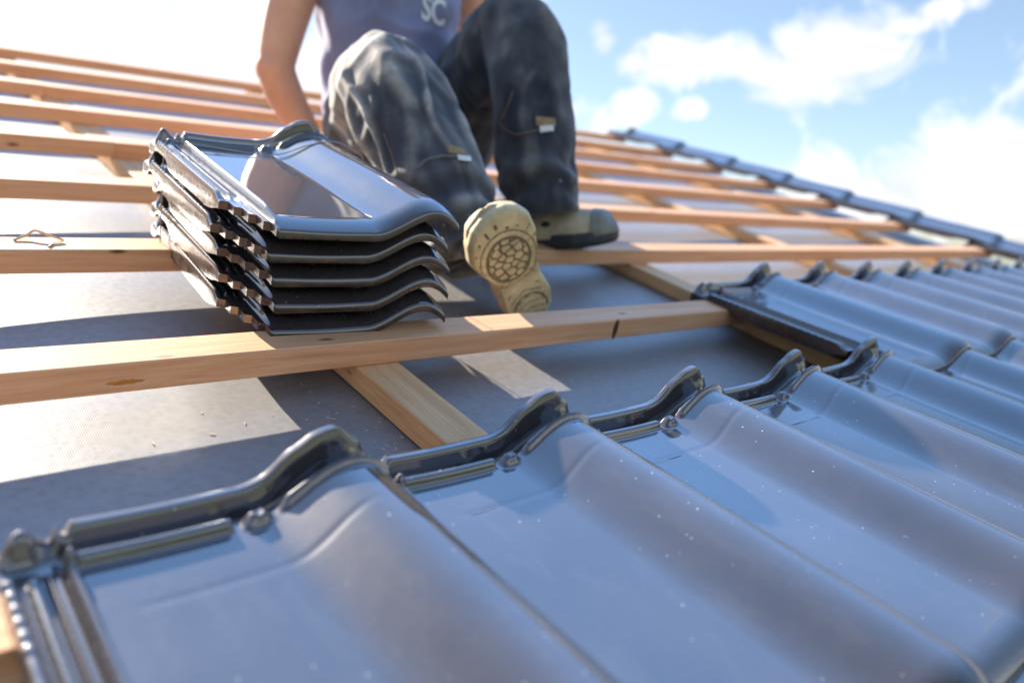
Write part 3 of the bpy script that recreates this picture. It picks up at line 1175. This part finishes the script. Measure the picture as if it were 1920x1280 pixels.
def strip(name, pix, r, m, lift=.0008, par=tro, n=6):
    pts = []
    for i in range(len(pix) - 1):
        for k_ in range(6):
            t = k_ / 6
            q = onto(bt, pix[i][0] * (1 - t) + pix[i + 1][0] * t, pix[i][1] * (1 - t) + pix[i + 1][1] * t, lift)
            if q is not None and (not pts or np.linalg.norm(q - pts[-1]) < .05):
                pts.append(q)
    q = onto(bt, *pix[-1], lift)
    if q is not None and (not pts or np.linalg.norm(q - pts[-1]) < .05):
        pts.append(q)
    if len(pts) < 3:
        return
    V, Fc = tube(pts, [r] * len(pts), n=2, seg=8)
    adopt(mesh_obj(name, V, Fc, m, None, True), par)


def patch(name, quad, m, lift=.0022, par=tro, n=8):
    V, ok = [], True
    for j in range(n + 1):
        for i in range(n + 1):
            s, t = i / n, j / n
            q = (np.array(quad[0]) * (1 - s) + np.array(quad[1]) * s) * (1 - t) + (np.array(quad[3]) * (1 - s) + np.array(quad[2]) * s) * t
            h = onto(bt, q[0], q[1], lift)
            if h is None:
                return
            V.append(h)
    k_ = (n + 1) ** 2
    V += [p + CF * .0016 for p in V]
    Fc = []
    for j in range(n):
        for i in range(n):
            a = j * (n + 1) + i
            Fc.append((a, a + n + 1, a + n + 2, a + 1))
            if i in (0,): Fc.append((a, a + k_, a + n + 1 + k_, a + n + 1))
            if i == n - 1: Fc.append((a + 1, a + n + 2, a + n + 2 + k_, a + 1 + k_))
            if j == 0: Fc.append((a, a + 1, a + 1 + k_, a + k_))
            if j == n - 1: Fc.append((a + n + 1, a + n + 1 + k_, a + n + 2 + k_, a + n + 2))
    adopt(mesh_obj(name, V, Fc, m, None, True), par)


strip('stitching', [(962, 172), (950, 205), (936, 232), (952, 246), (970, 253), (1000, 246), (1042, 236)], .0009, M['thread'])
strip('stitching', [(720, 250), (735, 290), (745, 325)], .0008, M['thread'])
strip('stitching', [(772, 250), (770, 285), (766, 318)], .0008, M['thread'])
strip('hem', [(782, 318), (800, 302), (830, 294), (860, 296), (880, 302)], .0028, M['trousers2'])
strip('stitching', [(776, 322), (796, 300), (828, 291), (858, 293)], .0008, M['thread'])
patch('knee_patch', [(1003, 219), (1040, 222), (1041, 237), (1004, 236)], M['thread'])
patch('label', [(1010, 238), (1036, 236), (1037, 247), (1011, 250)], M['label'], .004)
patch('knee_patch', [(838, 272), (868, 280), (874, 292), (842, 288)], M['thread'])
patch('label', [(856, 293), (880, 297), (881, 306), (858, 303)], M['label'], .005)

# ---- shoes
FL, FW = .292, .110


def outline(n=200):
    """sole outline: x lateral, y from heel (0) to toe (FL)"""
    pts = []
    key = [(0.00, 0.0), (.10, -.30), (.30, -.50), (.0, 0)]
    for k_ in range(n):
        a = 2 * math.pi * k_ / n
        t = .5 - .5 * math.cos(a if a <= math.pi else 2 * math.pi - a)     # 0 heel .. 1 toe
        # half widths along the foot
        w = np.interp(t, [0, .03, .10, .22, .36, .48, .62, .74, .86, .94, .985, 1], [0, .18, .34, .39, .34, .345, .46, .52, .48, .36, .19, 0])
        cxo = np.interp(t, [0, .4, .7, 1], [0, -.02, .02, -.05])
        sx = 1 if a <= math.pi else -1
        pts.append(((cxo + sx * w) * FW, t * FL))
    return pts


def segd(p, a, c):
    ax_, ay_ = c[0] - a[0], c[1] - a[1]
    t = max(0, min(1, ((p[0] - a[0]) * ax_ + (p[1] - a[1]) * ay_) / (ax_ * ax_ + ay_ * ay_ + 1e-12)))
    return math.hypot(p[0] - a[0] - ax_ * t, p[1] - a[1] - ay_ * t)


def tread(x, y):
    """groove depth 0..1 at a point of the sole"""
    cy_, cx_ = .186, .003
    rx, ry = (x - cx_) / .037, (y - cy_) / .050
    r = math.hypot(rx, ry)
    g = min(1, 1.6 * max(0, 1 - abs(r - 1) / .085))
    if r < .93:         # hexagon field
        q = 0.0165
        xx, yy = (x - cx_) / q, (y - cy_) / q
        best, sec = 9, 9
        for j in range(-4, 5):
            for i in range(-4, 5):
                hx, hy = i + .5 * (j & 1), j * .866
                jx = math.sin(i * 12.9 + j * 78.2) * .22
                jy = math.sin(i * 39.3 + j * 11.1) * .22
                d = math.hypot(xx - hx - jx, yy - hy - jy)
                if d < best: best, sec = d, best
                elif d < sec: sec = d
        g = max(g, min(1, 1.5 * max(0, 1 - (sec - best) / .26)))
    elif r > 1.08:
        ring2 = max(0, 1 - abs(r - 1.30) / .05)
        ang = math.atan2(ry, rx)
        t = (ang / (2 * math.pi) * 20) % 1
        spoke = max(0, 1 - min(t, 1 - t) / .07) if r < 1.75 and y > .125 else 0
        if y > .125:
            g = max(g, ring2, spoke)
        if y < .100:    # heel bars
            t = ((y + abs(x) * .5) / .016) % 1
            g = max(g, max(0, 1 - min(t, 1 - t) / .12)) if abs(x) < .030 and y > .012 else g
            g = max(g, max(0, 1 - abs(math.hypot(x / .030, (y - .045) / .038) - 1) / .09))
    return g


def build_shoe(name_label, mtx, capm, solem, hs=1.0):
    root = bpy.data.objects.new('shoe', None)
    root.empty_display_size = .03
    COL.objects.link(root)
    root['label'] = name_label
    root.matrix_world = mtx
    ol = outline()
    n = len(ol)
    # --- sole: tread field below, rounded rim, top edge
    V, Fc, mi = [], [], []
    rings = 96
    cx0, cy0 = 0.0, .5 * FL
    for k_ in range(rings + 1):
        f = k_ / rings
        for (x, y) in ol:
            yy = cy0 + (y - cy0) * f
            t = yy / FL
            xx = x * f if False else x * f
            g = tread(xx, yy) if f < .93 else 0
            rim = 0 if f < .93 else ((f - .93) / .07) ** 2 * .005
            arch = .006 * math.exp(-((yy - .115) / .016) ** 2)
            toe = .005 * max(0, (t - .72) / .28) ** 2
            V.append((xx, yy, .0025 * g + rim + arch + toe)); 
    for k_ in range(rings):
        for j in range(n):
            j2 = (j + 1) % n
            q = (k_ * n + j, k_ * n + j2, (k_ + 1) * n + j2, (k_ + 1) * n + j)
            Fc.append(q[::-1])
            mi.append(1 if sum(V[t_][2] > .0016 + .005 * max(0, (V[t_][1] / FL - .72) / .28) ** 2 + .006 * math.exp(-((V[t_][1] - .115) / .016) ** 2) for t_ in q) >= 2 and k_ < rings * .92 else 0)
    base = rings * n
    lv = [(1.03, .010), (1.035, .016), (1.015, .020), (1.025, .024), (1.0, .030)]
    for (sc_, z) in lv:
        for (x, y) in ol:
            t = y / FL
            V.append((x * sc_, cy0 + (y - cy0) * (1 + (sc_ - 1) * .5), z + .005 * max(0, (t - .72) / .28) ** 2))
    for k_ in range(len(lv)):
        for j in range(n):
            j2 = (j + 1) % n
            a, c = base + k_ * n, base + (k_ + 1) * n
            Fc.append((a + j, a + j2, c + j2, c + j)[::-1]); mi.append(0)
    s_ = mesh_obj('sole', V, Fc, [solem, M['groove'] if solem is M['sole'] else solem], root, True, 50, mi)
    # --- upper lofted over the sole
    st = [(-.00, .030, .034, .060), (.02, .039, .055, .082), (.05, .040, .06, .092), (.085, .038, .06, .088), (.12, .039, .05, .078), (.15, .043, .042, .066), (.18, .048, .036, .058),
          (.21, .051, .032, .054), (.24, .048, .028, .051), (.265, .038, .022, .046), (.283, .022, .012, .036)]
    ys = np.linspace(-.002, .287, 60)
    V, Fc, mi = [], [], []
    seg = 40
    for y in ys:
        w = np.interp(y, [q[0] for q in st], [q[1] for q in st])
        h = np.interp(y, [q[0] for q in st], [q[3] for q in st]) * (1 + (hs - 1) * float(sst(.14, .24, y)))
        endf = min(1, math.sqrt(max(0, 1 - max(0, (y - .262) / .0255) ** 2))) * min(1, math.sqrt(max(0, 1 - max(0, (.022 - y) / .0245) ** 2)))
        zb = .022 + .005 * max(0, (y / FL - .72) / .28) ** 2
        for j in range(seg):
            a = 2 * math.pi * j / seg
            cx_ = math.cos(a); sz = math.sin(a)
            px = w * endf * math.copysign(abs(cx_) ** .8, cx_)
            pz = zb + (h * endf * max(0, sz) ** .8 if sz > 0 else .004 * sz)
            nn = noise.noise(Vector((px * 30, y * 30, pz * 30))) * .002
            V.append((px * (1 + nn * 12), y, pz + nn))
    m_ = len(ys)
    for i in range(m_ - 1):
        for j in range(seg):
            j2 = (j + 1) % seg
            Fc.append((i * seg + j, i * seg + j2, (i + 1) * seg + j2, (i + 1) * seg + j)[::-1])
    Fc.append(tuple(range(seg))); Fc.append(tuple((m_ - 1) * seg + j for j in reversed(range(seg))))
    mesh_obj('upper', V, Fc, M['suede'], root, True)
    # --- rubber toe cap just outside the upper
    V, Fc = [], []
    ycap = np.linspace(.246, .289, 20)
    for y in ycap:
        w = np.interp(y, [q[0] for q in st], [q[1] for q in st]) + .0025
        h = np.interp(y, [q[0] for q in st], [q[3] for q in st]) * (1 + (hs - 1) * float(sst(.14, .24, y))) + .0025
        endf = min(1, math.sqrt(max(0, 1 - max(0, (y - .262) / .0275) ** 2)))
        zb = .022 + .005 * max(0, (y / FL - .72) / .28) ** 2
        for j in range(seg):
            a = 2 * math.pi * j / seg
            cx_ = math.cos(a); sz = math.sin(a)
            V.append((w * endf * math.copysign(abs(cx_) ** .8, cx_), y + .010 * abs(cx_), zb + (h * endf * max(0, sz) ** .8 if sz > 0 else .004 * sz)))
    for i in range(len(ycap) - 1):
        for j in range(seg):
            j2 = (j + 1) % seg
            Fc.append((i * seg + j, i * seg + j2, (i + 1) * seg + j2, (i + 1) * seg + j)[::-1])
    Fc.append(tuple(range(seg))); Fc.append(tuple((len(ycap) - 1) * seg + j for j in reversed(range(seg))))
    mesh_obj('toe_cap', V, Fc, capm, root, True)
    # vent hole of dark mesh on the outer side
    V, Fc = ball((0.0415, .150, .052), (.004, .012, .006), 10)
    mesh_obj('vent', V, Fc, M['dark'], root, True)
    return root


def frame(heel, toe, nrm):
    """matrix: y from heel to toe, -z along the sole's outward normal"""
    y = toe - heel; y /= np.linalg.norm(y)
    z = -nrm; z = z - y * z.dot(y); z /= np.linalg.norm(z)
    x = np.cross(y, z)
    return Matrix(((x[0], y[0], z[0], heel[0]), (x[1], y[1], z[1], heel[1]), (x[2], y[2], z[2], heel[2]), (0, 0, 0, 1)))


def camdir(a, b_, c_):
    return CR * a + CU * b_ + CF * c_


s1 = build_shoe('tan soled work shoe tipped up so its sole shows', frame(CP(1008, 606, 3.64), CP(932, 424, 3.22), camdir(.46, -.60, -.62)) @ Matrix.Diagonal((1, .80, 1, 1)), M['suede'], M['sole'], .62)
s2 = build_shoe('beige work shoe in profile with a grey rubber toe cap', frame(CP(932, 470, 4.72), CP(1186, 456, 4.33), dirW(np.array([0, 0, -1.0]))) @ Matrix.Diagonal((1, .94, 1, 1)), M['cap'], M['dark'])
for s_ in (s1, s2):
    adopt(s_)

bpy.context.view_layer.update()
